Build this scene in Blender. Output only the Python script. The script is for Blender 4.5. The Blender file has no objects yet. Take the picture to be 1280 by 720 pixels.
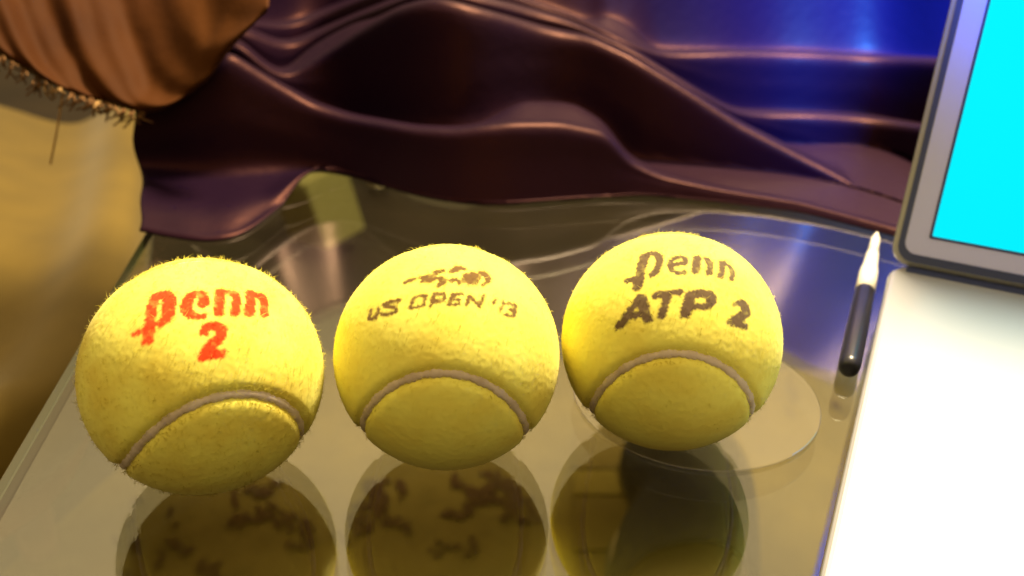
import bpy, bmesh, math, random
import numpy as np
from mathutils import Vector, Matrix
random.seed(4); RNG = np.random.RandomState(4)
D = bpy.data; S = bpy.context.scene; C = S.collection

# ------------------------------------------------------------------ camera, world, lamps, exposure
CAM_H = 0.18385; F = 1200.0; TH = math.radians(28); RO = math.radians(2)
cd = D.cameras.new('camera'); cam = D.objects.new('camera', cd); C.objects.link(cam); S.camera = cam
c_, s_ = math.cos(TH), math.sin(TH); cr, sr = math.cos(RO), math.sin(RO)
fw = Vector((0, c_, -s_)); rt0 = Vector((1, 0, 0)); dn0 = Vector((0, -s_, -c_))
rt = rt0 * cr + dn0 * (-sr); dn = rt0 * sr + dn0 * cr
M = Matrix((rt, -dn, -fw)).transposed().to_4x4(); M.translation = Vector((0, 0, CAM_H))
cam.matrix_world = M
cd.sensor_width = 36; cd.lens = 36 * F / 1280; cd.clip_start = 0.01; cd.clip_end = 60
cd.dof.use_dof = True; cd.dof.focus_distance = 0.27; cd.dof.aperture_fstop = 11

W = D.worlds.new('World'); S.world = W; W.use_nodes = True
bg = W.node_tree.nodes['Background']; bg.inputs['Strength'].default_value = 1.18
wt = W.node_tree; wc = wt.nodes.new('ShaderNodeTexCoord'); wx = wt.nodes.new('ShaderNodeSeparateXYZ'); wr = wt.nodes.new('ShaderNodeValToRGB')   # a lamplit room: dim walls low down, bright ceiling
wr.color_ramp.interpolation = 'EASE'
wr.color_ramp.elements[0].position = 0.32; wr.color_ramp.elements[0].color = (0.17, 0.115, 0.045, 1)
wr.color_ramp.elements[1].position = 0.67; wr.color_ramp.elements[1].color = (1.0, 0.73, 0.35, 1)
wt.links.new(wc.outputs['Generated'], wx.inputs[0]); wt.links.new(wx.outputs['Z'], wr.inputs['Fac']); wt.links.new(wr.outputs['Color'], bg.inputs['Color'])

def aim(o, target):
    d = Vector(target) - o.location
    o.rotation_euler = d.to_track_quat('-Z', 'Y').to_euler()
def area(name, loc, target, size, power, col):
    l = D.lights.new(name, 'AREA'); l.shape = 'DISK'; l.size = size; l.energy = power; l.color = col
    o = D.objects.new(name, l); C.objects.link(o); o.location = loc; aim(o, target); return o
area('warm_lamp', (0.30, 0.74, 0.98), (0.06, 0.32, 0), 0.22, 45.0, (1.0, 0.80, 0.47))
sl_ = D.lights.new('blue_glare_spot', 'SPOT'); sl_.energy = 2400; sl_.color = (0.01, 0.16, 1.0); sl_.spot_size = math.radians(41); sl_.spot_blend = 0.9; sl_.shadow_soft_size = 0.10  # added spot without a real source; gives the satin the blue of screen glare
so_ = D.objects.new('blue_glare_spot', sl_); C.objects.link(so_); so_.location = (0.18, 0.0, 0.78); aim(so_, (0.46, 0.80, 0.05))

vs = S.view_settings
S.display_settings.display_device = 'sRGB'
vs.view_transform = 'Standard'; vs.look = 'None'; vs.exposure = 0.0; vs.gamma = 1.0; vs.use_curve_mapping = False
S.render.engine = 'CYCLES'
cy = S.cycles
cy.use_denoising = True; cy.max_bounces = 8; cy.transparent_max_bounces = 12; cy.glossy_bounces = 4; cy.diffuse_bounces = 3
cy.caustics_reflective = False; cy.caustics_refractive = False; cy.sample_clamp_indirect = 4

# ------------------------------------------------------------------ helpers
def ray(u, v):
    a = u - 640.0; b = v - 360.0
    x = (a * cr + b * sr) / F; y = (-a * sr + b * cr) / F
    return np.array([x, c_ - y * s_, -s_ - y * c_])
def at_z(u, v, z):
    d = ray(u, v); t = (z - CAM_H) / d[2]
    return np.array([0, 0, CAM_H]) + t * d
def at_y(u, v, y):
    d = ray(u, v); t = y / d[1]
    return np.array([0, 0, CAM_H]) + t * d
def project(P):
    X, Y, Z = P[:, 0], P[:, 1], P[:, 2] - CAM_H
    zc = Y * c_ - Z * s_; yc = -(Y * s_ + Z * c_)
    u = F * X / zc; v = F * yc / zc
    return 640 + u * cr - v * sr, 360 + u * sr + v * cr

def mat(name, col, rough=0.6, metal=0.0, **kw):
    m = D.materials.new(name); m.use_nodes = True
    b = m.node_tree.nodes['Principled BSDF']
    b.inputs['Base Color'].default_value = (*col, 1); b.inputs['Roughness'].default_value = rough
    b.inputs['Metallic'].default_value = metal
    for k, v in kw.items(): b.inputs[k.replace('_', ' ')].default_value = v
    return m
def N(m, t, **kw):
    n = m.node_tree.nodes.new(t)
    for k, v in kw.items():
        if hasattr(n, k): setattr(n, k, v)
        else: n.inputs[k].default_value = v
    return n
def L(m, a, b): m.node_tree.links.new(a, b)
def bsdf(m): return m.node_tree.nodes['Principled BSDF']
def vary(m, c1, c2, scale, detail=4, lo=0.3, hi=0.7, coords='Object'):
    tc = N(m, 'ShaderNodeTexCoord'); nz = N(m, 'ShaderNodeTexNoise', Scale=scale, Detail=detail)
    L(m, tc.outputs[coords], nz.inputs['Vector'])
    rp = N(m, 'ShaderNodeValToRGB')
    e = rp.color_ramp.elements; e[0].position = lo; e[1].position = hi; e[0].color = (*c1, 1); e[1].color = (*c2, 1)
    L(m, nz.outputs['Fac'], rp.inputs['Fac']); L(m, rp.outputs['Color'], bsdf(m).inputs['Base Color'])
    return tc, nz, rp
def bump(m, scale, dist, strength=0.5, detail=3, coords='Object'):
    tc = N(m, 'ShaderNodeTexCoord'); nz = N(m, 'ShaderNodeTexNoise', Scale=scale, Detail=detail)
    L(m, tc.outputs[coords], nz.inputs['Vector'])
    bp = N(m, 'ShaderNodeBump', Strength=strength, Distance=dist)
    L(m, nz.outputs['Fac'], bp.inputs['Height']); L(m, bp.outputs['Normal'], bsdf(m).inputs['Normal'])

def mesh_obj(name, verts, faces, m, parent=None, smooth=True):
    me = D.meshes.new(name); me.from_pydata([tuple(map(float, v)) for v in verts], [], faces)
    me.validate(); me.update()
    if m: me.materials.append(m)
    if smooth: me.polygons.foreach_set('use_smooth', [True] * len(me.polygons))
    o = D.objects.new(name, me); C.objects.link(o)
    if parent is not None: o.parent = parent; o.matrix_parent_inverse = parent.matrix_world.inverted()
    return o
def bm_obj(name, bm, m, parent=None, smooth=False):
    bmesh.ops.recalc_face_normals(bm, faces=bm.faces)
    me = D.meshes.new(name); bm.to_mesh(me); bm.free()
    me.materials.append(m)
    if smooth: me.polygons.foreach_set('use_smooth', [True] * len(me.polygons))
    o = D.objects.new(name, me); C.objects.link(o)
    if parent is not None: o.parent = parent; o.matrix_parent_inverse = parent.matrix_world.inverted()
    return o
def empty(name, loc, label=None, cat=None, mtx=None):
    o = D.objects.new(name, None); C.objects.link(o); o.empty_display_size = 0.02
    o.matrix_world = mtx if mtx is not None else Matrix.Translation(Vector([float(q) for q in loc]))
    bpy.context.view_layer.update()
    if label: o['label'] = label; o['category'] = cat
    return o
def chaikin(p, n=2, closed=True):
    p = np.array(p, float)
    for _ in range(n):
        q = np.roll(p, -1, 0) if closed else p[1:]
        a = p if closed else p[:-1]
        r = np.empty((2 * len(a), p.shape[1])); r[0::2] = .75 * a + .25 * q; r[1::2] = .25 * a + .75 * q
        if not closed: r = np.vstack([p[:1], r, p[-1:]])
        p = r
    return p
def prism_bm(poly, z0, z1, bevel=0.0, seg=2):
    bm = bmesh.new()
    lo = [bm.verts.new((float(p[0]), float(p[1]), z0)) for p in poly]
    f = bm.faces.new(lo)
    r = bmesh.ops.extrude_face_region(bm, geom=[f])
    for g in r['geom']:
        if isinstance(g, bmesh.types.BMVert): g.co.z = z1
    bmesh.ops.recalc_face_normals(bm, faces=bm.faces)
    if bevel:
        es = [e for e in bm.edges if abs(e.verts[0].co.z - e.verts[1].co.z) < 1e-7]
        bmesh.ops.bevel(bm, geom=es, offset=bevel, segments=seg, affect='EDGES', profile=0.5)
    return bm
def rrect(x0, y0, x1, y1, r, n=8):
    pts = []
    for cx, cy_, a0 in ((x1 - r, y0 + r, -90), (x1 - r, y1 - r, 0), (x0 + r, y1 - r, 90), (x0 + r, y0 + r, 180)):
        for k in range(n + 1):
            a = math.radians(a0 + 90 * k / n); pts.append((cx + r * math.cos(a), cy_ + r * math.sin(a)))
    return pts
def tube(pts, radii, n=10, caps=True):
    pts = [np.array(p, float) for p in pts]; V = []; Fc = []
    up = np.array([0, 0, 1.0])
    for i, p in enumerate(pts):
        t = pts[min(i + 1, len(pts) - 1)] - pts[max(i - 1, 0)]; t /= np.linalg.norm(t)
        a = np.cross(t, up if abs(t[2]) < .9 else np.array([1.0, 0, 0])); a /= np.linalg.norm(a); b = np.cross(t, a)
        r = radii[i] if hasattr(radii, '__len__') else radii
        for k in range(n):
            an = 2 * math.pi * k / n; V.append(p + r * (a * math.cos(an) + b * math.sin(an)))
    for i in range(len(pts) - 1):
        for k in range(n):
            Fc.append((i * n + k, i * n + (k + 1) % n, (i + 1) * n + (k + 1) % n, (i + 1) * n + k))
    if caps: Fc.append(tuple(range(n))); Fc.append(tuple((len(pts) - 1) * n + k for k in range(n)))
    return V, Fc

# ------------------------------------------------------------------ floor and rug
FZ = -0.42
m_floor = mat('floor_brown', (0.10, 0.06, 0.03), 0.7)
vary(m_floor, (0.018, 0.010, 0.005), (0.034, 0.020, 0.009), 9)
fl = mesh_obj('floor', [(-4, -3, FZ - .012), (4, -3, FZ - .012), (4, 5, FZ - .012), (-4, 5, FZ - .012)], [(0, 1, 2, 3)], m_floor, smooth=False)
fl['kind'] = 'structure'

rug = empty('floral_rug', (0.3, 1.0, FZ - .012), 'olive rug with dark red leaf print on the floor under the glass', 'rug')
m_rug = mat('rug_olive', (0.35, 0.25, 0.08), 0.95)
vary(m_rug, (0.145, 0.092, 0.015), (0.205, 0.132, 0.025), 30)
bump(m_rug, 900, 0.002, 0.6)
e1 = at_z(9, 707, FZ)[:2]; e2 = at_z(124, 604, FZ)[:2]; ed = (e2 - e1) / np.linalg.norm(e2 - e1)
ra = e1 - ed * 0.35; rb = e2 + ed * 0.26
bm = prism_bm([tuple(ra), (2.2, ra[1]), (2.2, rb[1]), tuple(rb)], FZ - .0115, FZ, .003)
bm_obj('pile', bm, m_rug, rug)
m_leaf = mat('rug_print', (0.085, 0.02, 0.008), 0.95); bump(m_leaf, 900, 0.002, 0.6)
vary(m_leaf, (0.05, 0.014, 0.004), (0.085, 0.035, 0.008), 60)
g3 = [[(730,270),(760,235),(830,215),(880,200),(890,225),(840,250),(770,280)],
 [(695,380),(740,365),(830,350),(890,350),(890,400),(860,440),(820,465),(790,440),(810,400),(740,395)],
 [(890,300),(905,230),(950,190),(990,175),(1000,220),(960,250),(970,300),(1000,340),(1060,330),(1080,250),(1100,320),(1150,390),(1170,460),(1130,510),(1080,540),(1040,500),(1060,450),(1050,400),(980,405),(930,360)],
 [(430,350),(470,320),(525,300),(510,325),(460,345)], [(420,400),(450,385),(500,400),(470,418),(430,415)],
 [(370,530),(390,480),(420,470),(440,500),(480,470),(515,465),(500,500),(460,530),(400,545)], [(530,530),(560,505),(585,525),(565,550)],
 [(600,600),(640,560),(690,570),(740,600),(720,660),(620,680)], [(170,540),(180,470),(210,450),(200,520),(185,550)],
 [(270,560),(275,450),(300,430),(300,520),(350,550),(300,570)], [(240,400),(260,370),(300,380),(270,430)],
 [(200,290),(300,260),(400,280),(390,300),(300,295)], [(220,660),(250,600),(290,610),(270,660)], [(380,600),(400,580),(420,610),(400,660)]]
g4 = [[(130,290),(180,280),(210,210),(260,180),(300,150),(400,180),(440,210),(490,250),(430,275),(380,265),(340,290),(330,340),(360,370),(440,400),(430,415),(340,395),(290,380),(240,330),(150,300)],
 [(70,480),(80,420),(110,370),(170,345),(230,370),(265,390),(260,430),(210,430),(200,470),(140,490)],
 [(620,330),(650,315),(760,310),(750,340),(700,350),(710,400),(670,400),(625,365)],
 [(530,510),(560,480),(610,465),(640,490),(700,500),(650,525),(600,510),(595,590),(570,560)],
 [(780,390),(800,400),(800,500),(770,560),(730,550),(740,510),(775,460)],
 [(650,175),(720,150),(800,130),(900,140),(990,200),(1060,290),(1100,370),(1000,400),(900,370),(830,290),(770,290),(720,260),(740,220)]]
def add_motif(pl, dx=0, dy=0):
    bm = bmesh.new(); bm.faces.new([bm.verts.new((p[0] + dx, p[1] + dy, FZ + .002 + random.random() * .002)) for p in pl])
    bmesh.ops.triangulate(bm, faces=bm.faces)
    bm_obj('printed_leaf', bm, m_leaf, rug)
def in_poly(x, y, p):
    c = False; j = len(p) - 1
    for i in range(len(p)):
        if (p[i][1] > y) != (p[j][1] > y) and x < (p[j][0] - p[i][0]) * (y - p[i][1]) / (p[j][1] - p[i][1]) + p[i][0]: c = not c
        j = i
    return c
n_leaf = 0
for ox, G_ in ((100, g3), (400, g4)):
    for p in G_:
        q = np.array(p, float); ar = .5 * abs(np.dot(q[:, 0], np.roll(q[:, 1], 1)) - np.dot(q[:, 1], np.roll(q[:, 0], 1)))
        n_ = max(1, int(ar / 1500)); got = 0
        while got < n_:
            x = random.uniform(q[:, 0].min(), q[:, 0].max()); y = random.uniform(q[:, 1].min(), q[:, 1].max())
            if not in_poly(x, y, p): continue
            got += 1; ln = random.uniform(28, 52); wd_ = ln * random.uniform(.4, .65); an = random.uniform(0, 6.28); n_leaf += 1
            lf = [(0, -1), (.55, -.45), (.9, .1), (.5, .6), (.1, 1), (-.5, .65), (-.8, 0), (-.6, -.5)]
            pts = [(x + wd_ * a * math.cos(an) - ln * b2 * math.sin(an), y + wd_ * a * math.sin(an) + ln * b2 * math.cos(an)) for a, b2 in lf]
            w_ = [at_z(ox + a / 4, 560 + b2 / 4, FZ)[:2] for a, b2 in pts]
            add_motif(chaikin(w_, 1))
            if n_leaf % 2: add_motif(chaikin(np.array(w_) + np.array([random.choice((-.34, .45)), random.choice((-.25, .22))]), 1))
m_stripe = mat('rug_stripe', (0.215, 0.14, 0.022), 0.95)
def strip(u0, u1, va, vb, m, z):
    P = [at_z(u, v, FZ)[:2] for u, v in ((u0, vb), (u1, vb), (u1, va), (u0, va))]
    bm_obj('woven_band', prism_bm([tuple(p) for p in P], FZ + .001, FZ + z), m, rug)
strip(716, 900, 592, 622, m_stripe, .0045)
m_stripe2 = mat('rug_stripe_brown', (0.15, 0.092, 0.016), 0.95)
strip(716, 900, 540, 589, m_stripe2, .004); strip(716, 900, 625, 690, m_stripe2, .004)

# ------------------------------------------------------------------ slipper under ball three
sl = empty('house_slipper', at_z(850, 640, FZ + .005), 'dark slipper with a pale insole lying on the rug under the glass', 'slipper')
m_sl = mat('slipper_felt', (0.018, 0.014, 0.022), 0.9); bump(m_sl, 700, .002, .5)
m_in = mat('slipper_insole', (0.62, 0.45, 0.22), 0.8)
m_so = mat('slipper_sole', (0.03, 0.025, 0.025), 0.7)
so = [(775,560),(777,590),(786,615),(797,632),(788,645),(770,662),(757,690),(756,730),(775,775),(840,800),(910,780),(945,730),(948,680),(942,620),(930,580),(900,545),(850,528),(800,535)]
so = chaikin([at_z(u, v, FZ + .02)[:2] for u, v in so], 2)
bm_obj('sole', prism_bm(so, FZ + .0055, FZ + .02, .003), m_so, sl)
cen = so.mean(0)
ins = cen + (so - cen) * 0.93
bm_obj('insole', prism_bm(ins, FZ + .0205, FZ + .024), m_in, sl)
# domed upper over the toe half, its opening edge an arc
cut = lambda x: at_z(865, 735, FZ + .02)[1] - 6.0 * (x - at_z(872, 735, FZ + .02)[0]) ** 2
V = []; Fc = []; nx, ny = 28, 20
ymax = so[:, 1].max()
def span(y):
    xs = []
    for i in range(len(so)):
        a, b = so[i], so[(i + 1) % len(so)]
        if (a[1] - y) * (b[1] - y) < 0: xs.append(a[0] + (y - a[1]) / (b[1] - a[1]) * (b[0] - a[0]))
    return (min(xs), max(xs)) if len(xs) >= 2 else None
for j in range(ny + 1):
    for i in range(nx + 1):
        s = i / nx; t = j / ny
        y = ymax - .0005 - (1 - t) ** 1 * (ymax - cut(cen[0]) - .0005)
        sp = span(y) or (cen[0], cen[0])
        x = sp[0] + s * (sp[1] - sp[0])
        y2 = y if t > .5 else y + (cut(x) - cut(cen[0])) * (1 - 2 * t)
        h = .052 * (max(0, 1 - (2 * s - 1) ** 4)) ** .5 * (max(0, 1 - (t) ** 3)) ** .6
        V.append((x, y2, FZ + .0202 + h))
for j in range(ny):
    for i in range(nx):
        a = j * (nx + 1) + i; Fc.append((a, a + 1, a + nx + 2, a + nx + 1))
up = mesh_obj('upper', V, Fc, m_sl, sl)
md = up.modifiers.new('thick', 'SOLIDIFY'); md.thickness = .003

# ------------------------------------------------------------------ pale leaning box under the glass
m_box = mat('cream_card', (0.36, 0.31, 0.13), 0.7)
bx = empty('cream_box', at_z(392, 322, FZ), 'small cream box on the floor seen through the glass between balls', 'box')
bm = bmesh.new(); bmesh.ops.create_cube(bm, size=1)
bmesh.ops.scale(bm, vec=(0.072, 0.09, 0.10), verts=bm.verts)
bmesh.ops.bevel(bm, geom=bm.edges[:], offset=.002, segments=2, affect='EDGES')
bmesh.ops.rotate(bm, cent=(0, 0, 0), matrix=Matrix.Rotation(math.radians(48), 3, 'Z'), verts=bm.verts)
bmesh.ops.rotate(bm, cent=(0, 0, 0), matrix=Matrix.Rotation(math.radians(-14), 3, 'Y'), verts=bm.verts)
pb = at_z(392, 322, FZ)
zmin = min(v.co.z for v in bm.verts)
bmesh.ops.translate(bm, vec=(pb[0], pb[1] + .05, FZ - .0005 - zmin), verts=bm.verts)
bm_obj('box_body', bm, m_box, bx)

# ------------------------------------------------------------------ sofa at the left
m_sofa = mat('sofa_beige', (0.50, 0.31, 0.09), 0.85, Sheen_Weight=0.2)
vary(m_sofa, (0.13, 0.083, 0.006), (0.18, 0.116, 0.010), 14); bump(m_sofa, 1500, .0006, .4)
m_sbase = mat('sofa_wood', (0.20, 0.085, 0.02), 0.5)
vary(m_sbase, (0.15, 0.06, 0.012), (0.24, 0.10, 0.025), 20)
sofa = empty('sofa', (-0.7, 0.85, FZ - .012), 'beige fabric sofa at the left beyond the glass edge, below the fringed throw', 'sofa')
SZ = -0.20
ol = [(182,120),(181,180),(179,230),(172,290),(152,350),(122,412),(92,462),(50,492),(0,520),(-60,545)]
OL = [at_z(u, v, SZ)[:2] for u, v in ol]
OL = chaikin(OL, 2, closed=False)
# heightfield: strips from the visible edge leftwards, rolled over at the edge
V = []; Fc = []; prof = [(0.012, -.075), (0.0, -.06), (-.004, -.045), (0.0, -.028), (.006, -.014), (.014, -.005), (.03, .001), (.05, 0.002), (.08, -.004), (.12, -.006), (.2, 0.006), (.35, .012), (.6, 0.01)]
for i, p in enumerate(OL):
    t = OL[min(i + 1, len(OL) - 1)] - OL[max(i - 1, 0)]; t /= np.linalg.norm(t)
    nrm = np.array([t[1], -t[0]]); nrm = nrm if nrm[0] < 0 else -nrm
    nrm = nrm * .35 + np.array([-1, 0]) * .65; nrm /= np.linalg.norm(nrm)
    for k, (dd, hz) in enumerate(prof):
        w = 0.006 * math.sin(i * .35 + k * .5) * min(1, dd * 8)
        w -= .035 * math.exp(-((dd - .10) / .05) ** 2)
        V.append((p[0] + nrm[0] * dd, p[1] + nrm[1] * dd, SZ + hz + w))
n = len(prof)
for i in range(len(OL) - 1):
    for k in range(n - 1):
        a = i * n + k; Fc.append((a, a + 1, a + n + 1, a + n))
o = mesh_obj('seat_cushion', V, Fc, m_sofa, sofa)
sd = o.modifiers.new('sub', 'SUBSURF'); sd.levels = 1; sd.render_levels = 2
bp = [tuple(p + np.array([-.028, .0])) for p in OL] + [(-1.1, float(OL[-1][1])), (-1.1, float(OL[0][1]))]
bm_obj('seat_frame', prism_bm(bp, SZ - .115, SZ - .062, .002), m_sbase, sofa)
for lx, ly in ((-.40, .62), (-.50, 1.1), (-1.0, .62), (-1.0, 1.1)):
    V, Fc = tube([(lx, ly, FZ - .012), (lx, ly, SZ - .114)], [.014, .02], 16)
    mesh_obj('leg', V, Fc, m_sbase, sofa)

# ------------------------------------------------------------------ glass table
tb = empty('glass_table', (0.35, 0.6, FZ - .012), 'clear glass coffee table top with a polished edge carrying the three balls', 'table')
m_gl = D.materials.new('glass'); m_gl.use_nodes = True
nt = m_gl.node_tree; nt.nodes.clear()
out = nt.nodes.new('ShaderNodeOutputMaterial'); mx = nt.nodes.new('ShaderNodeMixShader'); tr = nt.nodes.new('ShaderNodeBsdfTransparent')
gs = nt.nodes.new('ShaderNodeBsdfGlossy'); fr = nt.nodes.new('ShaderNodeFresnel')
tr.inputs['Color'].default_value = (0.93, 0.96, 0.90, 1); gs.inputs['Color'].default_value = (1, 1, 1, 1); gs.inputs['Roughness'].default_value = 0.01
geo = nt.nodes.new('ShaderNodeNewGeometry'); fr.inputs['IOR'].default_value = 2.0
# a solid's back face must not see the inverted index (total reflection), so the index is flipped there
mi = nt.nodes.new('ShaderNodeMix'); mi.data_type = 'FLOAT'; mi.inputs[2].default_value = 2.2; mi.inputs[3].default_value = 1 / 2.2
nt.links.new(geo.outputs['Backfacing'], mi.inputs[0]); nt.links.new(mi.outputs[0], fr.inputs['IOR'])
nt.links.new(fr.outputs[0], mx.inputs[0]); nt.links.new(tr.outputs[0], mx.inputs[1]); nt.links.new(gs.outputs[0], mx.inputs[2]); nt.links.new(mx.outputs[0], out.inputs[0])
m_edge = mat('glass_edge', (0.035, 0.04, 0.015), 0.3)
gx = lambda y: -0.1525 + (0.277 - y) * 0.104
T = 0.005
poly = [(gx(-.3), -.3), (1.0, -.3), (1.0, 1.55), (gx(1.55), 1.55)]
bm = prism_bm(poly, -T, 0.0, .0004, 1)
me = D.meshes.new('glass_top')
bmesh.ops.recalc_face_normals(bm, faces=bm.faces)
for f in bm.faces: f.material_index = 0 if abs(f.normal.z) > .9 else 1
bm.to_mesh(me); bm.free(); me.materials.append(m_gl); me.materials.append(m_edge)
gt = D.objects.new('glass_top', me); C.objects.link(gt); gt.parent = tb; gt.matrix_parent_inverse = tb.matrix_world.inverted()
m_leg = mat('leg_metal', (0.12, 0.09, 0.06), 0.35, 0.8)
for lx, ly in ((-.04, -.25), (.94, -.25), (.94, 1.49), (-.23, 1.49)):
    V, Fc = tube([(lx, ly, FZ + (0 if lx > -.1 else 0)), (lx, ly, -T - .0002)], .018, 20); mesh_obj('leg', V, Fc, m_leg, tb)

# clear coaster below ball three
m_co = m_gl.copy(); m_co.name = 'clear_plastic'
nt2 = m_co.node_tree
for n_ in nt2.nodes:
    if n_.type == 'BSDF_TRANSPARENT': n_.inputs['Color'].default_value = (0.93, 0.92, 0.88, 1)
df = nt2.nodes.new('ShaderNodeBsdfDiffuse'); df.inputs['Color'].default_value = (.8, .72, .6, 1)
mx2 = nt2.nodes.new('ShaderNodeMixShader'); mx2.inputs[0].default_value = 0.025
o_ = [n_ for n_ in nt2.nodes if n_.type == 'OUTPUT_MATERIAL'][0]; mm = [n_ for n_ in nt2.nodes if n_.type == 'MIX_SHADER' and n_ != mx2][0]
nt2.links.new(mm.outputs[0], mx2.inputs[1]); nt2.links.new(df.outputs[0], mx2.inputs[2]); nt2.links.new(mx2.outputs[0], o_.inputs[0])
cx0, cy0, rr = 0.0635, 0.2725, 0.0415
co = bm_obj('clear_coaster', prism_bm([(cx0 + rr * math.cos(a), cy0 + rr * math.sin(a)) for a in np.linspace(0, 2 * math.pi, 96, endpoint=False)], 0.0003, 0.0013, .0004), m_co)
co['label'] = 'thin clear round coaster on the glass under the ball nearest the laptop'; co['category'] = 'coaster'

# ------------------------------------------------------------------ satin heap at the back of the table
m_sat = mat('satin_maroon', (0.0045, 0.0018, 0.012), 0.47, 0.0)
b = bsdf(m_sat); b.inputs['Specular IOR Level'].default_value = 0.30; b.inputs['Specular Tint'].default_value = (1.0, 0.32, 0.18, 1)
b.inputs['Sheen Weight'].default_value = 0.0
bump(m_sat, 160, .0012, .25, 6)
sat = None
def cv(pts, u): p = np.array(pts, float); return np.interp(u, p[:, 0], p[:, 1])
U_ = np.linspace(172, 1340, 420)
def gsm(a, k=3):
    w = np.exp(-0.5 * (np.arange(-3 * k, 3 * k + 1) / k) ** 2); w /= w.sum()
    return np.convolve(np.pad(a, 3 * k, mode='edge'), w, 'valid')
v0 = gsm(cv([(120,205),(180,215),(260,222),(330,214),(400,208),(450,218),(500,238),(600,256),(700,247),(800,240),(900,250),(1000,262),(1110,290),(1340,352)], U_), 5)
va = gsm(cv([(120,140),(200,118),(262,80),(283,62),(330,92),(392,127),(440,143),(520,157),(570,159),(640,150),(700,150),(760,162),(785,195),(830,216),(900,233),(1000,250),(1110,280),(1340,340)], U_), 2)
vb = gsm(cv([(120,60),(262,52),(300,48),(330,78),(356,92),(400,65),(450,35),(500,8),(540,-2),(570,3),(620,17),(680,34),(740,46),(790,70),(850,106),(920,150),(1000,190),(1060,220),(1110,255),(1340,330)], U_), 2)
vd = gsm(cv([(120,35),(300,30),(356,55),(450,15),(540,-20),(700,20),(790,60),(850,99),(915,137),(1000,138),(1080,143),(1150,155),(1340,184)], U_), 4)
vc = gsm(cv([(120,10),(356,30),(540,-40),(700,12),(740,28),(790,55),(820,62),(900,62),(1000,63),(1160,72),(1340,86)], U_), 5)
vf = gsm(cv([(172,286),(200,293),(260,302),(300,296),(330,290),(350,262),(368,232),(400,200),(1340,100)], U_), 1)  # front of a low flap, added in place of the heap's dark reflection
va = np.minimum(va, v0 - 8); vb = np.minimum(vb, va - 9); vd = np.minimum(vd, vb - 3); vc = np.minimum(vc, vd - 3)
bumpf = lambda u, a, b_: np.clip(np.minimum(u - a, b_ - u) / (0.3 * (b_ - a)), 0, 1)
tread_a = 1 + 22 * bumpf(U_, 600, 775); tread_b = 1.5 + 24 * bumpf(U_, 1030, 1180) + 12 * bumpf(U_, 350, 470)
tread_c = 1 + 20 * bumpf(U_, 735, 815); tread_d = 1 + 0 * U_
rows = []
for i, u in enumerate(U_):
    P0 = at_z(u, v0[i], 0.002); y = P0[1]; prof = [(v0[i], y)]
    if vf[i] > v0[i] + 3:
        yf = at_z(u, vf[i], 0.002)[1]; vm = (vf[i] + v0[i]) / 2; ym = at_z(u, vm, 0.006 + .002 * math.sin(u * .09))[1]
        prof = [(vf[i], yf), (vm, ym), (v0[i], y)]
    else: prof = [(v0[i] + .2, y - .0003), (v0[i] + .1, y - .0002), (v0[i], y)]
    crests = (va[i], vb[i], vd[i], vc[i], -60); treads = (tread_a[i], tread_b[i], tread_d[i], tread_c[i])
    for k in range(4):
        vcrest = crests[k]; vl = prof[-1][0]; H = max(0, vl - vcrest) * y / F
        gap = min(1.0, max(0.0, vcrest - crests[k + 1] - 3) / 28); tread = min(treads[k], max(.5, .5 * (vcrest - crests[k + 1])))
        prof.append((vl + (vcrest - vl) * .5, y + .10 * H + .001))
        y += .16 * H + .003
        prof.append((vcrest + min(7, .22 * max(0, vl - vcrest)), y))
        y += .004 + .14 * H + .006 * gap
        prof.append((vcrest - .3, y))
        y += .003 + .009 * gap + tread * .0011
        prof.append((vcrest - tread, y))
        y += .002 + .016 * gap
        prof.append((vcrest - tread + 5 * gap, y))
    prof.append((prof[-1][0] - 40, y + .012)); prof.append((-140, y + .035)); prof.append((-280, y + .07)); prof.append((-430, y + .12))
    rows.append(prof)
PR = np.array(rows)
for k in range(PR.shape[1]):
    PR[:, k, 1] = gsm(PR[:, k, 1], 12); PR[:, k, 0] = gsm(PR[:, k, 0], 2)
rows = []
for i, u in enumerate(U_):
    pr = PR[i]; out_ = []
    pp = np.vstack([2 * pr[0] - pr[1], pr, 2 * pr[-1] - pr[-2]])       # catmull-rom through the profile
    for k in range(1, len(pp) - 2):
        for t in np.linspace(0, 1, 6, endpoint=False):
            a0, a1, a2, a3 = pp[k - 1:k + 3]
            out_.append(.5 * ((2 * a1) + (-a0 + a2) * t + (2 * a0 - 5 * a1 + 4 * a2 - a3) * t * t + (-a0 + 3 * a1 - 3 * a2 + a3) * t ** 3))
    out_.append(pr[-1])
    rows.append([at_y(u, q[0], q[1]) for q in out_])
G = np.array(rows)                                   # columns x profile x 3
for k in range(G.shape[1]):
    for c3 in (1, 2): G[:, k, c3] = gsm(G[:, k, c3], 2)
G[:, :, 2] = np.maximum(G[:, :, 2], 0.0014)
nu, nv = G.shape[:2]
kk = np.arange(nv)
for i in range(40): G[i, :, 0] += (1 - i / 40) * (.0022 * np.sin(kk * .23) + .001 * np.sin(kk * .61 + 1))
Fc = [(i * nv + k, (i + 1) * nv + k, (i + 1) * nv + k + 1, i * nv + k + 1) for i in range(nu - 1) for k in range(nv - 1)]
sat = mesh_obj('satin_cloth', G.reshape(-1, 3), Fc, m_sat)
sat.modifiers.new('thick', 'SOLIDIFY').thickness = .0012
sat['label'] = 'dark maroon satin cloth lying in heaped folds on the back of the glass'; sat['category'] = 'cloth'

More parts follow.
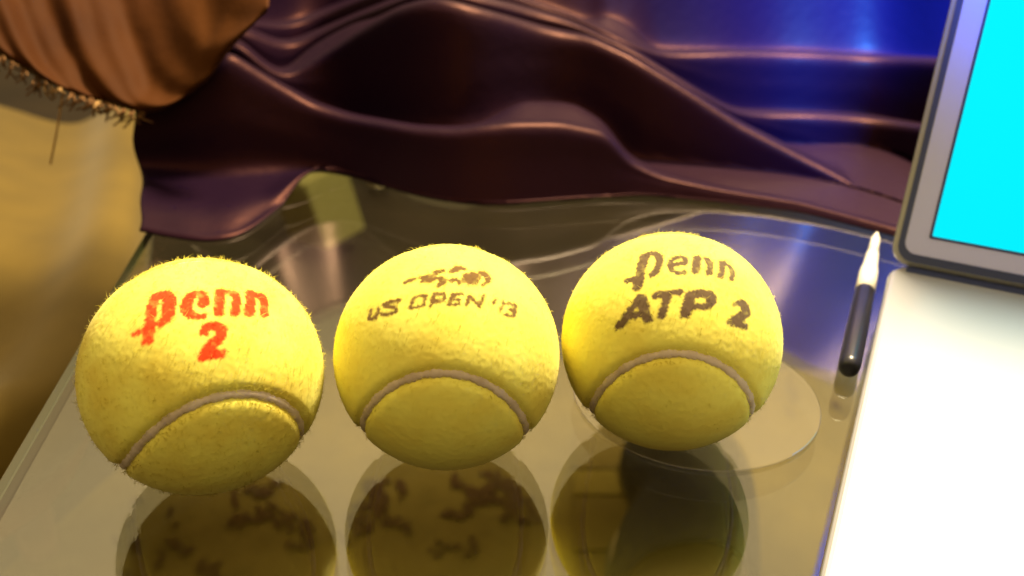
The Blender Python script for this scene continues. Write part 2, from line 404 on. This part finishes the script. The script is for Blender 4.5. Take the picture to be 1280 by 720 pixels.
# ------------------------------------------------------------------ fringed brown throw, upper left
m_thr = mat('throw_brown', (0.22, 0.075, 0.016), 0.75, Specular_IOR_Level=0.1)
vary(m_thr, (0.036, 0.0095, 0.0012), (0.062, 0.019, 0.002), 12, 3); bump(m_thr, 70, .003, .25, 5)
thr = empty('fringed_throw', at_y(120, 125, .47), 'orange brown throw with a knotted fringe hanging over the sofa at upper left', 'throw')
UU = np.linspace(-120, 335, 150)
ve = gsm(cv([(-120,10),(0,66),(50,96),(100,118),(140,128),(180,139),(205,134),(230,120),(262,96),(285,62),(310,35),(335,10)], UU), 2)
rows = []
for i, u in enumerate(UU):
    w = 5 * math.sin(u * .045) + 3 * math.sin(u * .11 + 1)
    prof = [(ve[i] + 5, .470), (ve[i] + 1, .457), (ve[i] - 3, .455), (ve[i] - 12, .459), (ve[i] - 30 + w, .466), (ve[i] - 55 - w, .476), (ve[i] - 90 + w, .49), (ve[i] - 140, .51), (ve[i] - 220, .56)]
    rows.append([at_y(u, v, y - .014 + .004 * math.sin(u * .05 + k) + .003 * math.sin(u * .13 + 2 * k)) for k, (v, y) in enumerate(prof)])
G = np.array(rows); nu, nv = G.shape[:2]
Fc = [(i * nv + k, (i + 1) * nv + k, (i + 1) * nv + k + 1, i * nv + k + 1) for i in range(nu - 1) for k in range(nv - 1)]
o = mesh_obj('throw_body', G.reshape(-1, 3), Fc, m_thr, thr)
o.modifiers.new('thick', 'SOLIDIFY').thickness = .002
sd = o.modifiers.new('sub', 'SUBSURF'); sd.levels = 1; sd.render_levels = 2
m_fr = mat('fringe_brown', (0.17, 0.075, 0.02), 0.8); m_fr2 = mat('fringe_pale', (0.38, 0.22, 0.08), 0.8)
for q, u in enumerate([2, 14, 30, 46, 52, 60, 74, 88, 101, 112, 124, 134, 143, 152, 165, 178]):
    v = float(np.interp(u, UU, ve)); V = []; Fc = []
    for k in range(4):
        a = at_y(u + random.uniform(-3, 3), v + 2, .444); ln = random.uniform(10, 26)
        b = at_y(u + random.uniform(-9, 9), v + ln * .55, .442 - random.uniform(0, .01)); c = at_y(u + random.uniform(-18, 14), v + ln, .444)
        pts = chaikin([a, b, c], 3, closed=False)
        v_, f_ = tube(pts, .00045, 5); o0 = len(V); V += v_; Fc += [tuple(x + o0 for x in f) for f in f_]
    mesh_obj('tassel', V, Fc, m_fr2 if q in (5, 6, 10) else m_fr, thr)
V, Fc = tube(chaikin([at_y(78, 120, .443), at_y(72, 160, .441), at_y(63, 205, .444)], 3, closed=False), .0005, 8); mesh_obj('loose_thread', V, Fc, m_fr2, thr)

# ------------------------------------------------------------------ laptop
A = np.array([0.1479, 0.3386]); e = np.array([-.0707, -.1644]); e /= np.linalg.norm(e); h = np.array([-e[1], e[0]])
ML = Matrix(((h[0], -e[0], 0, A[0]), (h[1], -e[1], 0, A[1]), (0, 0, 1, 0), (0, 0, 0, 1)))    # local x right along hinge, y away from user
lap = empty('laptop', None, 'silver laptop with a glowing cyan screen standing open at the right edge', 'laptop', mtx=ML)
m_al = mat('aluminium', (0.44, 0.45, 0.52), 0.36, 0.3); bump(m_al, 2500, .0002, .15)
m_bez_glare = mat('bezel', (0.50, 0.53, 0.97), 0.5, 0.0)  # silver bezel; the screen's bluish glare is put into its base colour
m_gsk = mat('gasket', (0.04, 0.055, 0.16), 0.5)
m_key = mat('key', (0.03, 0.03, 0.032), 0.5)
m_foot = mat('foot_rubber', (.03, .03, .03), .8)
def local(o): o.parent = lap; o.matrix_parent_inverse = Matrix.Identity(4); return o
WL, DL = 0.392, 0.262
local(bm_obj('base', prism_bm(rrect(0, -DL, WL, .016, .013), .0016, .015, .0022, 3), m_al, smooth=False))
for fx, fy in ((.03, -.02), (WL - .03, -.02), (.03, -DL + .03), (WL - .03, -DL + .03)):
    V, Fc = tube([(fx, fy, 0.0002), (fx, fy, .0018)], .006, 16); local(mesh_obj('foot', V, Fc, m_foot))
# keyboard well to the right of the plain left margin
kme = None
for r in range(5):
    for k in range(14):
        x = .082 + k * .0172 + (0, .004, .006, .009, 0)[r]; y = -.035 - r * .0185
        if kme is None:
            ko = bm_obj('key', prism_bm(rrect(-.0073, -.0075, .0073, .0075, .0015, 3), .0151, .0162, .0003, 1), m_key); kme = ko.data
        else:
            ko = D.objects.new('key', kme); C.objects.link(ko)
        local(ko); ko.location = (x, y, 0)
local(bm_obj('trackpad', prism_bm(rrect(.14, -.235, .25, -.15, .004), .0151, .0154), m_al))
TILT = math.radians(17)
LM = Matrix.Translation((0, 0.010, 0.0152)) @ Matrix.Rotation(-TILT, 4, 'X') @ Matrix.Rotation(math.radians(90), 4, 'X')
def lid_part(name, bm, m):
    o = bm_obj(name, bm, m); local(o); o.matrix_local = LM; return o
HL = 0.258                                       # lid local: x right, y up along the lid, z towards the user
lid_part('lid_shell', prism_bm(rrect(-.001, .001, WL + .001, HL, .0075), -.0065, -.0012, .0015, 2), m_al)
lid_part('lid_gasket', prism_bm(rrect(.0010, .003, WL - .0010, HL - .002, .0065), -.0014, .0004), m_gsk)
lid_part('bezel', prism_bm(rrect(.0032, .0062, WL - .0032, HL - .004, .005), -.0002, .0012, .0004, 1), m_bez_glare)
SX0, SY0 = .0125, .0148
lid_part('screen_border', prism_bm(rrect(SX0 - .0011, SY0 - .0011, WL - SX0 + .0011, HL - .018 + .0011, .0006, 2), .0010, .0015), m_gsk)
m_scr = D.materials.new('screen_cyan'); m_scr.use_nodes = True
b = bsdf(m_scr); b.inputs['Base Color'].default_value = (0, .02, .02, 1); b.inputs['Roughness'].default_value = .5; b.inputs['Specular IOR Level'].default_value = .05
tc = N(m_scr, 'ShaderNodeTexCoord'); nz = N(m_scr, 'ShaderNodeTexNoise', Scale=9.0, Detail=1.0); L(m_scr, tc.outputs['Object'], nz.inputs['Vector'])
rp = N(m_scr, 'ShaderNodeValToRGB'); rp.color_ramp.elements[0].color = (0.0, .78, 1.0, 1); rp.color_ramp.elements[1].color = (0.0, .96, 1.0, 1)
L(m_scr, nz.outputs['Fac'], rp.inputs['Fac']); L(m_scr, rp.outputs['Color'], b.inputs['Emission Color']); b.inputs['Emission Strength'].default_value = 1.05
lid_part('screen', prism_bm(rrect(SX0, SY0, WL - SX0, HL - .018, .0004, 2), .0012, .0018), m_scr)
V, Fc = tube([(.006, .010, .0128), (WL - .006, .010, .0128)], .0035, 16); local(mesh_obj('hinge', V, Fc, m_gsk))

# ------------------------------------------------------------------ pen by the laptop
pt = at_z(1096, 292, .0045); pe = at_z(1061, 462, .0045); pd = pe - pt; PLn = np.linalg.norm(pd); pd /= PLn
pen = empty('pen', pe - np.array([0, 0, .0045]), 'pen with a silver white tip and dark barrel lying beside the laptop', 'pen')
m_pw = mat('pen_silver', (0.92, 0.90, 0.86), 0.3, 0.1); m_pd = mat('pen_barrel', (0.014, 0.015, 0.03), 0.3)
m_pt = mat('pen_steel', (0.9, 0.88, 0.85), 0.2, 0.9)
X = lambda s: pt + pd * (PLn * s)
V, Fc = tube([X(0), X(.04), X(.05), X(.18)], [.0007, .0014, .0019, .0023], 20); mesh_obj('tip', V, Fc, m_pw, pen)
V, Fc = tube([X(.18), X(.19), X(.30), X(.34), X(.49)], [.0022, .0026, .0031, .0037, .0040], 24); mesh_obj('grip', V, Fc, m_pw, pen)
V, Fc = tube([X(.49), X(.50), X(.8), X(.97), X(.995), X(1.0)], [.0036, .0039, .0040, .0039, .0034, .002], 24); mesh_obj('barrel', V, Fc, m_pd, pen)

# ------------------------------------------------------------------ tennis balls
def poly_mask(u, v, P):
    P = np.asarray(P, float); ins_ = np.zeros(len(u), bool); j = len(P) - 1
    for i in range(len(P)):
        xi, yi = P[i]; xj, yj = P[j]
        c = ((yi > v) != (yj > v)) & (u < (xj - xi) * (v - yi) / (yj - yi + 1e-12) + xi)
        ins_ ^= c; j = i
    return ins_
def seg_mask(u, v, pts, w):
    m = np.zeros(len(u), bool)
    for (x0, y0), (x1, y1) in zip(pts[:-1], pts[1:]):
        dx, dy = x1 - x0, y1 - y0; t = np.clip(((u - x0) * dx + (v - y0) * dy) / (dx * dx + dy * dy), 0, 1)
        m |= (u - x0 - t * dx) ** 2 + (v - y0 - t * dy) ** 2 < (w / 2) ** 2
    return m
INK1 = dict(o=(160, 340), s=5.54, fill=[
 [(120,330),(125,270),(140,210),(170,160),(220,135),(280,130),(320,150),(335,195),(330,250),(310,310),(280,350),(230,380),(200,380),(195,360),(228,330),(240,280),(245,220),(240,185),(225,178),(210,200),(198,250),(188,330),(184,385),(178,430),(170,490),(100,500),(100,470),(110,425),(70,432),(40,450),(22,435),(50,415),(100,392),(120,385)],
 [(365,240),(380,190),(410,150),(460,132),(510,130),(550,150),(568,195),(560,235),(530,248),(490,248),(487,215),(490,180),(482,162),(462,175),(450,210),(445,250),(460,282),(500,295),(545,290),(540,320),(480,330),(420,325),(385,300),(368,275)],
 [(610,122),(672,122),(672,180),(660,290),(640,305),(595,305),(598,220)], [(690,122),(730,128),(765,145),(780,180),(775,270),(765,305),(710,305),(708,280),(725,200),(715,165),(690,150),(680,135)],
 [(810,128),(875,132),(880,200),(878,305),(810,308),(805,280),(820,200)], [(885,145),(930,150),(960,180),(972,230),(968,300),(955,318),(915,310),(920,240),(910,190),(885,170)],
 [(495,440),(500,400),(530,360),(580,345),(640,350),(685,385),(688,425),(665,470),(620,510),(595,535),(630,540),(670,535),(675,560),(665,590),(600,600),(520,610),(485,615),(490,570),(515,530),(560,480),(600,450),(610,420),(600,398),(575,398),(555,410),(550,440)]],
 stroke=[], hole=[])
INK2 = dict(o=(440, 310), s=5.565, fill=[
 [(355,240),(400,215),(440,208),(440,222),(395,238),(360,252)],
 [(460,200),(500,195),(540,185),(575,190),(600,210),(580,230),(540,240),(500,240),(475,250),(480,230),(495,220),(470,215)],
 [(565,160),(600,155),(640,150),(650,160),(610,175),(580,185),(565,180)], [(590,215),(620,200),(660,215),(655,250),(625,260),(610,275),(585,270),(590,255),(620,240)],
 [(690,150),(720,125),(760,130),(800,140),(790,155),(750,150),(740,165),(700,170),(665,168)], [(670,225),(700,210),(740,215),(765,250),(740,250),(720,235),(690,235)],
 [(830 + 64 * math.cos(a), 213 + 47 * math.sin(a)) for a in np.linspace(0, 6.2, 24)],
 [(880,155),(915,165),(955,185),(968,215),(960,240),(930,250),(905,270),(898,255),(925,235),(925,200),(895,185)]],
 stroke=[([(132,430),(120,495),(165,488),(183,420)], 17), ([(335,364),(262,376),(215,402),(300,412),(308,445),(240,465),(205,455)], 17),
  ([(430,345),(518,327),(500,400),(402,422),(430,345)], 15), ([(545,405),(570,325),(642,315),(650,345),(630,368),(565,375)], 17),
  ([(770,320),(700,325),(670,395),(745,390)], 16), ([(690,360),(748,353)], 14), ([(795,400),(815,332),(888,405),(915,332)], 18),
  ([(1000,355),(985,385)], 15), ([(1052,375),(1030,440)], 18), ([(1070,385),(1140,402),(1140,425),(1100,430),(1140,448),(1120,475),(1065,460)], 15)],
 hole=[([(830 + 52 * math.cos(a), 213 + 36 * math.sin(a)) for a in np.linspace(0, 6.4, 30)], 7)])
INK3 = dict(o=(750, 290), s=5.143, fill=[
 [(262,150),(330,127),(300,195),(284,265),(284,300),(272,340),(260,364),(235,380),(208,367),(220,332),(195,320),(162,330),(156,308),(200,296),(230,288),(233,262),(243,205)], [(300,135),(320,128),(370,128),(405,155),(400,210),(375,270),(320,295),(315,275),(350,240),(365,190),(355,155),(330,150)],
 [(600,150),(650,160),(640,250),(620,270),(590,268),(595,210)], [(660,160),(700,170),(725,195),(722,275),(680,278),(690,220),(680,185)],
 [(765,180),(810,195),(800,260),(790,300),(752,285),(770,240)], [(815,200),(850,225),(865,260),(855,320),(828,310),(838,260)],
 [(245,405),(290,402),(310,470),(340,570),(290,585),(270,545),(195,560),(150,610),(95,635),(100,600),(150,540),(200,470)],
 [(340,400),(380,380),(450,375),(535,370),(540,390),(520,405),(465,405),(435,480),(420,550),(380,562),(370,540),(395,470),(405,415),(335,432)],
 [(555,385),(640,372),(720,380),(748,420),(740,465),(690,500),(610,495),(585,510),(575,550),(520,552),(515,520),(540,450)],
 [(850,460),(880,440),(925,438),(960,480),(965,530),(930,570),(890,590),(945,590),(945,625),(860,605),(815,590),(830,555),(880,530),(915,500),(905,475),(875,470),(855,480)]],
 stroke=[([(468,214),(545,202),(556,180),(515,158),(468,176),(446,212),(462,246),(505,264),(550,260)], 19), ([(455,190),(447,215),(462,244)], 28), ([(535,168),(556,180),(548,198)], 24)],
 hole=[([(610,425),(680,420),(690,440),(670,460),(600,465)], 0), ([(238,462),(248,515),(208,522)], 0)])
def ink_mask(P, K, centre):
    u, v = project(P); u = (u - K['o'][0]) * K['s']; v = (v - K['o'][1]) * K['s']
    m = np.zeros(len(u), bool)
    for p in K['fill']: m |= poly_mask(u, v, p)
    for p, w in K['stroke']: m |= seg_mask(u, v, p, w)
    for p, w in K['hole']:
        if w: m &= ~seg_mask(u, v, p, w)
        else: m &= ~poly_mask(u, v, p)
    d = P - centre; vis = d @ (np.array([0, 0, CAM_H]) - centre) > 0
    return (m & vis).astype(float)

def felt_mat(name, ink, wear, base1, base2, trans=0.0):
    m = mat(name, base1, 1.0, Sheen_Weight=0.25, Sheen_Roughness=0.5)
    b = bsdf(m); b.inputs['Specular IOR Level'].default_value = 0.1
    b.inputs['Sheen Tint'].default_value = (1, .95, .5, 1)
    tc, nz, rp = vary(m, base2, base1, 75, 4, .35, .62)
    at = N(m, 'ShaderNodeAttribute', attribute_name='ink')
    nw = N(m, 'ShaderNodeTexNoise', Scale=420.0, Detail=3.0); L(m, tc.outputs['Object'], nw.inputs['Vector'])
    mr = N(m, 'ShaderNodeMapRange'); mr.inputs['From Min'].default_value = wear[0]; mr.inputs['From Max'].default_value = wear[1]
    mr.inputs['To Min'].default_value = wear[2]; mr.inputs['To Max'].default_value = 1.0
    L(m, nw.outputs['Fac'], mr.inputs['Value'])
    mu = N(m, 'ShaderNodeMath', operation='MULTIPLY'); L(m, at.outputs['Fac'], mu.inputs[0]); L(m, mr.outputs[0], mu.inputs[1])
    mxc = N(m, 'ShaderNodeMixRGB'); L(m, mu.outputs[0], mxc.inputs['Fac']); L(m, rp.outputs['Color'], mxc.inputs['Color1']); mxc.inputs['Color2'].default_value = (*ink, 1)
    L(m, mxc.outputs['Color'], b.inputs['Base Color'])
    nt = m.node_tree; tl = nt.nodes.new('ShaderNodeBsdfTranslucent'); ms = nt.nodes.new('ShaderNodeMixShader'); ms.inputs[0].default_value = trans
    nt.links.new(mxc.outputs['Color'], tl.inputs['Color']); nt.links.new(b.outputs[0], ms.inputs[1]); nt.links.new(tl.outputs[0], ms.inputs[2])
    if trans > 0: nt.links.new(ms.outputs[0], nt.nodes['Material Output'].inputs['Surface'])
    return m

BM = bmesh.new(); bmesh.ops.create_icosphere(BM, subdivisions=7, radius=1.0)
me_ = D.meshes.new('tmp_unit'); BM.to_mesh(me_); BM.free()
SV = np.empty(len(me_.vertices) * 3); me_.vertices.foreach_get('co', SV); SV = SV.reshape(-1, 3); SV /= np.linalg.norm(SV, axis=1)[:, None]
SF = np.empty(len(me_.polygons) * 3, int); me_.polygons.foreach_get('vertices', SF); SF = SF.reshape(-1, 3)
D.meshes.remove(me_)
tt = np.linspace(0, 2 * math.pi, 721)[:-1]
a_, b_ = .84, .16
SEAM = np.stack([a_ * np.cos(tt) + b_ * np.cos(3 * tt), a_ * np.sin(tt) - b_ * np.sin(3 * tt), 2 * math.sqrt(a_ * b_) * np.sin(2 * tt)], 1)
SEAM /= np.linalg.norm(SEAM, axis=1)[:, None]
def hashnoise(P, sc, seed):                          # cheap smooth value noise on points
    q = P * sc + seed * 7.13; i0 = np.floor(q).astype(int); f = q - i0; f = f * f * (3 - 2 * f); r = 0
    for dx in (0, 1):
        for dy in (0, 1):
            for dz in (0, 1):
                k = (i0[:, 0] + dx) * 374761393 + (i0[:, 1] + dy) * 668265263 + (i0[:, 2] + dz) * 2147483647 + seed * 97
                k = (k ^ (k >> 13)) * 1274126177; hsh = ((k ^ (k >> 16)) & 0xffff) / 65535.0
                r = r + hsh * (f[:, 0] if dx else 1 - f[:, 0]) * (f[:, 1] if dy else 1 - f[:, 1]) * (f[:, 2] if dz else 1 - f[:, 2])
    return r
def seam_dist(P, S3):
    out_ = np.empty(len(P))
    for i in range(0, len(P), 20000): out_[i:i + 20000] = np.arccos(np.clip((P[i:i + 20000] @ S3.T).max(1), -1, 1))
    return out_
def set_attr(me, vals): at = me.attributes.new('ink', 'FLOAT', 'POINT'); at.data.foreach_set('value', np.asarray(vals, np.float32))

def sphere_dir(u, v, c, R):
    d = ray(u, v); d = d / np.linalg.norm(d); oc = np.array([0, 0, CAM_H]) - c
    bb = oc @ d; disc = bb * bb - (oc @ oc - R * R); t = -bb - math.sqrt(max(disc, 0)); p = oc + t * d
    return p / np.linalg.norm(p)
def make_ball(cx, cy_, R, tip_px, low_px, K, fm, label, seed, fuzz_len, n_fuzz, m_seam, fz_m):
    R0 = R - .0006; c = np.array([cx, cy_, R + (.0011 if K is INK3 else -.0002)]); S3 = None
    Tl = np.array([1, 1, 0]) / math.sqrt(2); Tip = SEAM[90]            # seam frame: tongue axis and tongue tip
    Dt = sphere_dir(*tip_px, c, R); Dl = sphere_dir(*low_px, c, R)
    def frame(a, b2): x = a; z = np.cross(a, b2); z /= np.linalg.norm(z); y = np.cross(z, x); return np.stack([x, y, z], 1)
    Rm = frame(Dt, Dl) @ frame(Tip, Tl).T; S3 = SEAM @ Rm.T
    root = empty('tennis_ball', (cx, cy_, 0), label, 'tennis ball'); root['group'] = 'tennis balls in a row on the glass'
    dist = seam_dist(SV, S3)
    r = R0 * np.ones(len(SV)) + .00009 * (hashnoise(SV, 26, seed) - .5) + 0.0001 * (hashnoise(SV, 60, seed + 3) - .5) + 0.00008 * (hashnoise(SV, 130, seed + 5) - .5)
    r -= .0016 * np.exp(-(dist / .055) ** 2)
    P = c + SV * r[:, None]
    felt = mesh_obj('felt_cover', P, [], fm, root); me = felt.data
    me.clear_geometry(); me.from_pydata(P.tolist(), [], SF.tolist()); me.polygons.foreach_set('use_smooth', [True] * len(me.polygons)); me.update()
    # ink with soft edges: average of jittered samples
    vis = np.where(SV @ (np.array([0, 0, CAM_H]) - c) > 0)[0]; ink = np.zeros(len(SV)); js = 14
    for k in range(js): ink[vis] += ink_mask(P[vis] + RNG.normal(0, .00024, (len(vis), 3)), K, c) / js
    set_attr(me, np.clip(ink * 2.8, 0, 1))
    # seam strip
    V = []; Fc = []; n = len(S3); w = .0011
    for i in range(n):
        t = S3[(i + 1) % n] - S3[i - 1]; t /= np.linalg.norm(t); sd_ = np.cross(S3[i], t)
        ww = w * (1 + .18 * math.sin(i * .37 + seed) + .12 * math.sin(i * 1.3))
        for k, (q, hh) in enumerate(((-1.25, -.0022), (-.9, -.0009), (-.35, -.0006), (.35, -.0006), (.9, -.0009), (1.25, -.0022))):
            V.append(c + S3[i] * (R0 + hh) + sd_ * ww * q)
    for i in range(n):
        for k in range(5): Fc.append((i * 6 + k, i * 6 + k + 1, ((i + 1) % n) * 6 + k + 1, ((i + 1) % n) * 6 + k))
    mesh_obj('seam', V, Fc, m_seam, root)
    # fuzz: short fibres, shaded with the ball's own normal
    d = RNG.normal(size=(n_fuzz, 3)); d /= np.linalg.norm(d, axis=1)[:, None]
    sdist = seam_dist(d, S3); keep = (sdist > .022 + .018 * RNG.rand(n_fuzz)) & (d[:, 2] > -.97); d = d[keep]; nf = len(d)
    tan = np.cross(d, RNG.normal(size=(nf, 3))); tan /= np.linalg.norm(tan, axis=1)[:, None]
    clump = hashnoise(d, 16, seed + 11); ln = fuzz_len * (.5 + 1.5 * RNG.rand(nf) ** 4) * (.6 + .9 * clump)
    base = c + d * (R0 - .0004)
    up_ = .35 + .4 * RNG.rand(nf)
    mid = base + (d * up_[:, None] + tan * .6) * (ln * .55)[:, None]
    tan2 = np.cross(d, RNG.normal(size=(nf, 3))); tan2 /= np.linalg.norm(tan2, axis=1)[:, None]
    tipp = mid + (d * (up_ * .5)[:, None] + tan * .5 + tan2 * .6) * (ln * .55)[:, None]
    side = np.cross(d, tan); wd = .000075
    tipp[:, 2] = np.maximum(tipp[:, 2], .0002); mid[:, 2] = np.maximum(mid[:, 2], .0002); base[:, 2] = np.maximum(base[:, 2], .0002)
    V = np.stack([base - side * wd, base + side * wd, mid - side * wd * .8, mid + side * wd * .8, tipp], 1).reshape(-1, 3)
    i0 = np.arange(nf) * 5; tri = np.stack([np.stack([i0, i0 + 1, i0 + 3], 1), np.stack([i0, i0 + 3, i0 + 2], 1), np.stack([i0 + 2, i0 + 3, i0 + 4], 1)], 1).reshape(-1, 3)
    fz = mesh_obj('fuzz', [(0, 0, 0)], [], fz_m, root); me = fz.data; me.clear_geometry()
    T3 = V[tri]; gn = np.cross(T3[:, 1] - T3[:, 0], T3[:, 2] - T3[:, 0]); flip = np.einsum('ij,ij->i', gn, np.repeat(d, 3, 0)) < 0
    tri[flip] = tri[flip][:, ::-1]
    me.from_pydata(V.tolist(), [], tri.tolist()); me.polygons.foreach_set('use_smooth', [True] * len(me.polygons))
    nn = np.repeat(d * .8 + tan * .12, 5, 0); nn /= np.linalg.norm(nn, axis=1)[:, None]
    me.normals_split_custom_set_from_vertices(nn.tolist()); me.update()
    fi = sum(ink_mask(base + RNG.normal(0, .0002, base.shape), K, c) for _ in range(5)) / 5
    set_attr(me, np.repeat(np.clip(fi * 2.2, 0, 1), 5))
    fz['kind'] = 'stuff'
    return root
Y1, Y2 = (0.84, 0.80, 0.16), (0.79, 0.70, 0.12)
m_seam = mat('seam_rubber', (0.50, 0.40, 0.30), 0.8); vary(m_seam, (0.46, 0.37, 0.28), (0.66, 0.57, 0.48), 160)
f1 = felt_mat('felt_red_print', (0.72, 0.055, 0.012), (.25, .45, .75), Y1, (0.74, 0.63, 0.10))
g1 = felt_mat('fuzz_red_print', (0.72, 0.055, 0.012), (.25, .45, .75), Y1, (0.74, 0.63, 0.10), trans=0.5)
f2 = felt_mat('felt_faded_print', (0.15, 0.085, 0.03), (.25, .45, .65), Y1, Y2)
g2 = felt_mat('fuzz_faded_print', (0.15, 0.085, 0.03), (.25, .45, .65), Y1, Y2, trans=0.5)
f3 = felt_mat('felt_black_print', (0.12, 0.08, 0.05), (.25, .44, .75), Y1, Y2)
g3 = felt_mat('fuzz_black_print', (0.12, 0.08, 0.05), (.25, .44, .75), Y1, Y2, trans=0.5)
make_ball(-0.08535, 0.22467, .0335, (290, 495), (283, 690), INK1, f1, 'yellow tennis ball with red lettering and a red number, at the sofa end', 3, .0015, 28000, m_seam, g1)
make_ball(-0.01828, 0.23907, .0335, (553, 468), (552, 690), INK2, f2, 'middle yellow tennis ball with faint thin dark lettering under a small streaking emblem', 8, .0010, 28000, m_seam, g2)
make_ball(0.04849, 0.25023, .0335, (848, 443), (838, 670), INK3, f3, 'yellow tennis ball with bold dark lettering, nearest the pen and laptop', 15, .0011, 28000, m_seam, g3)
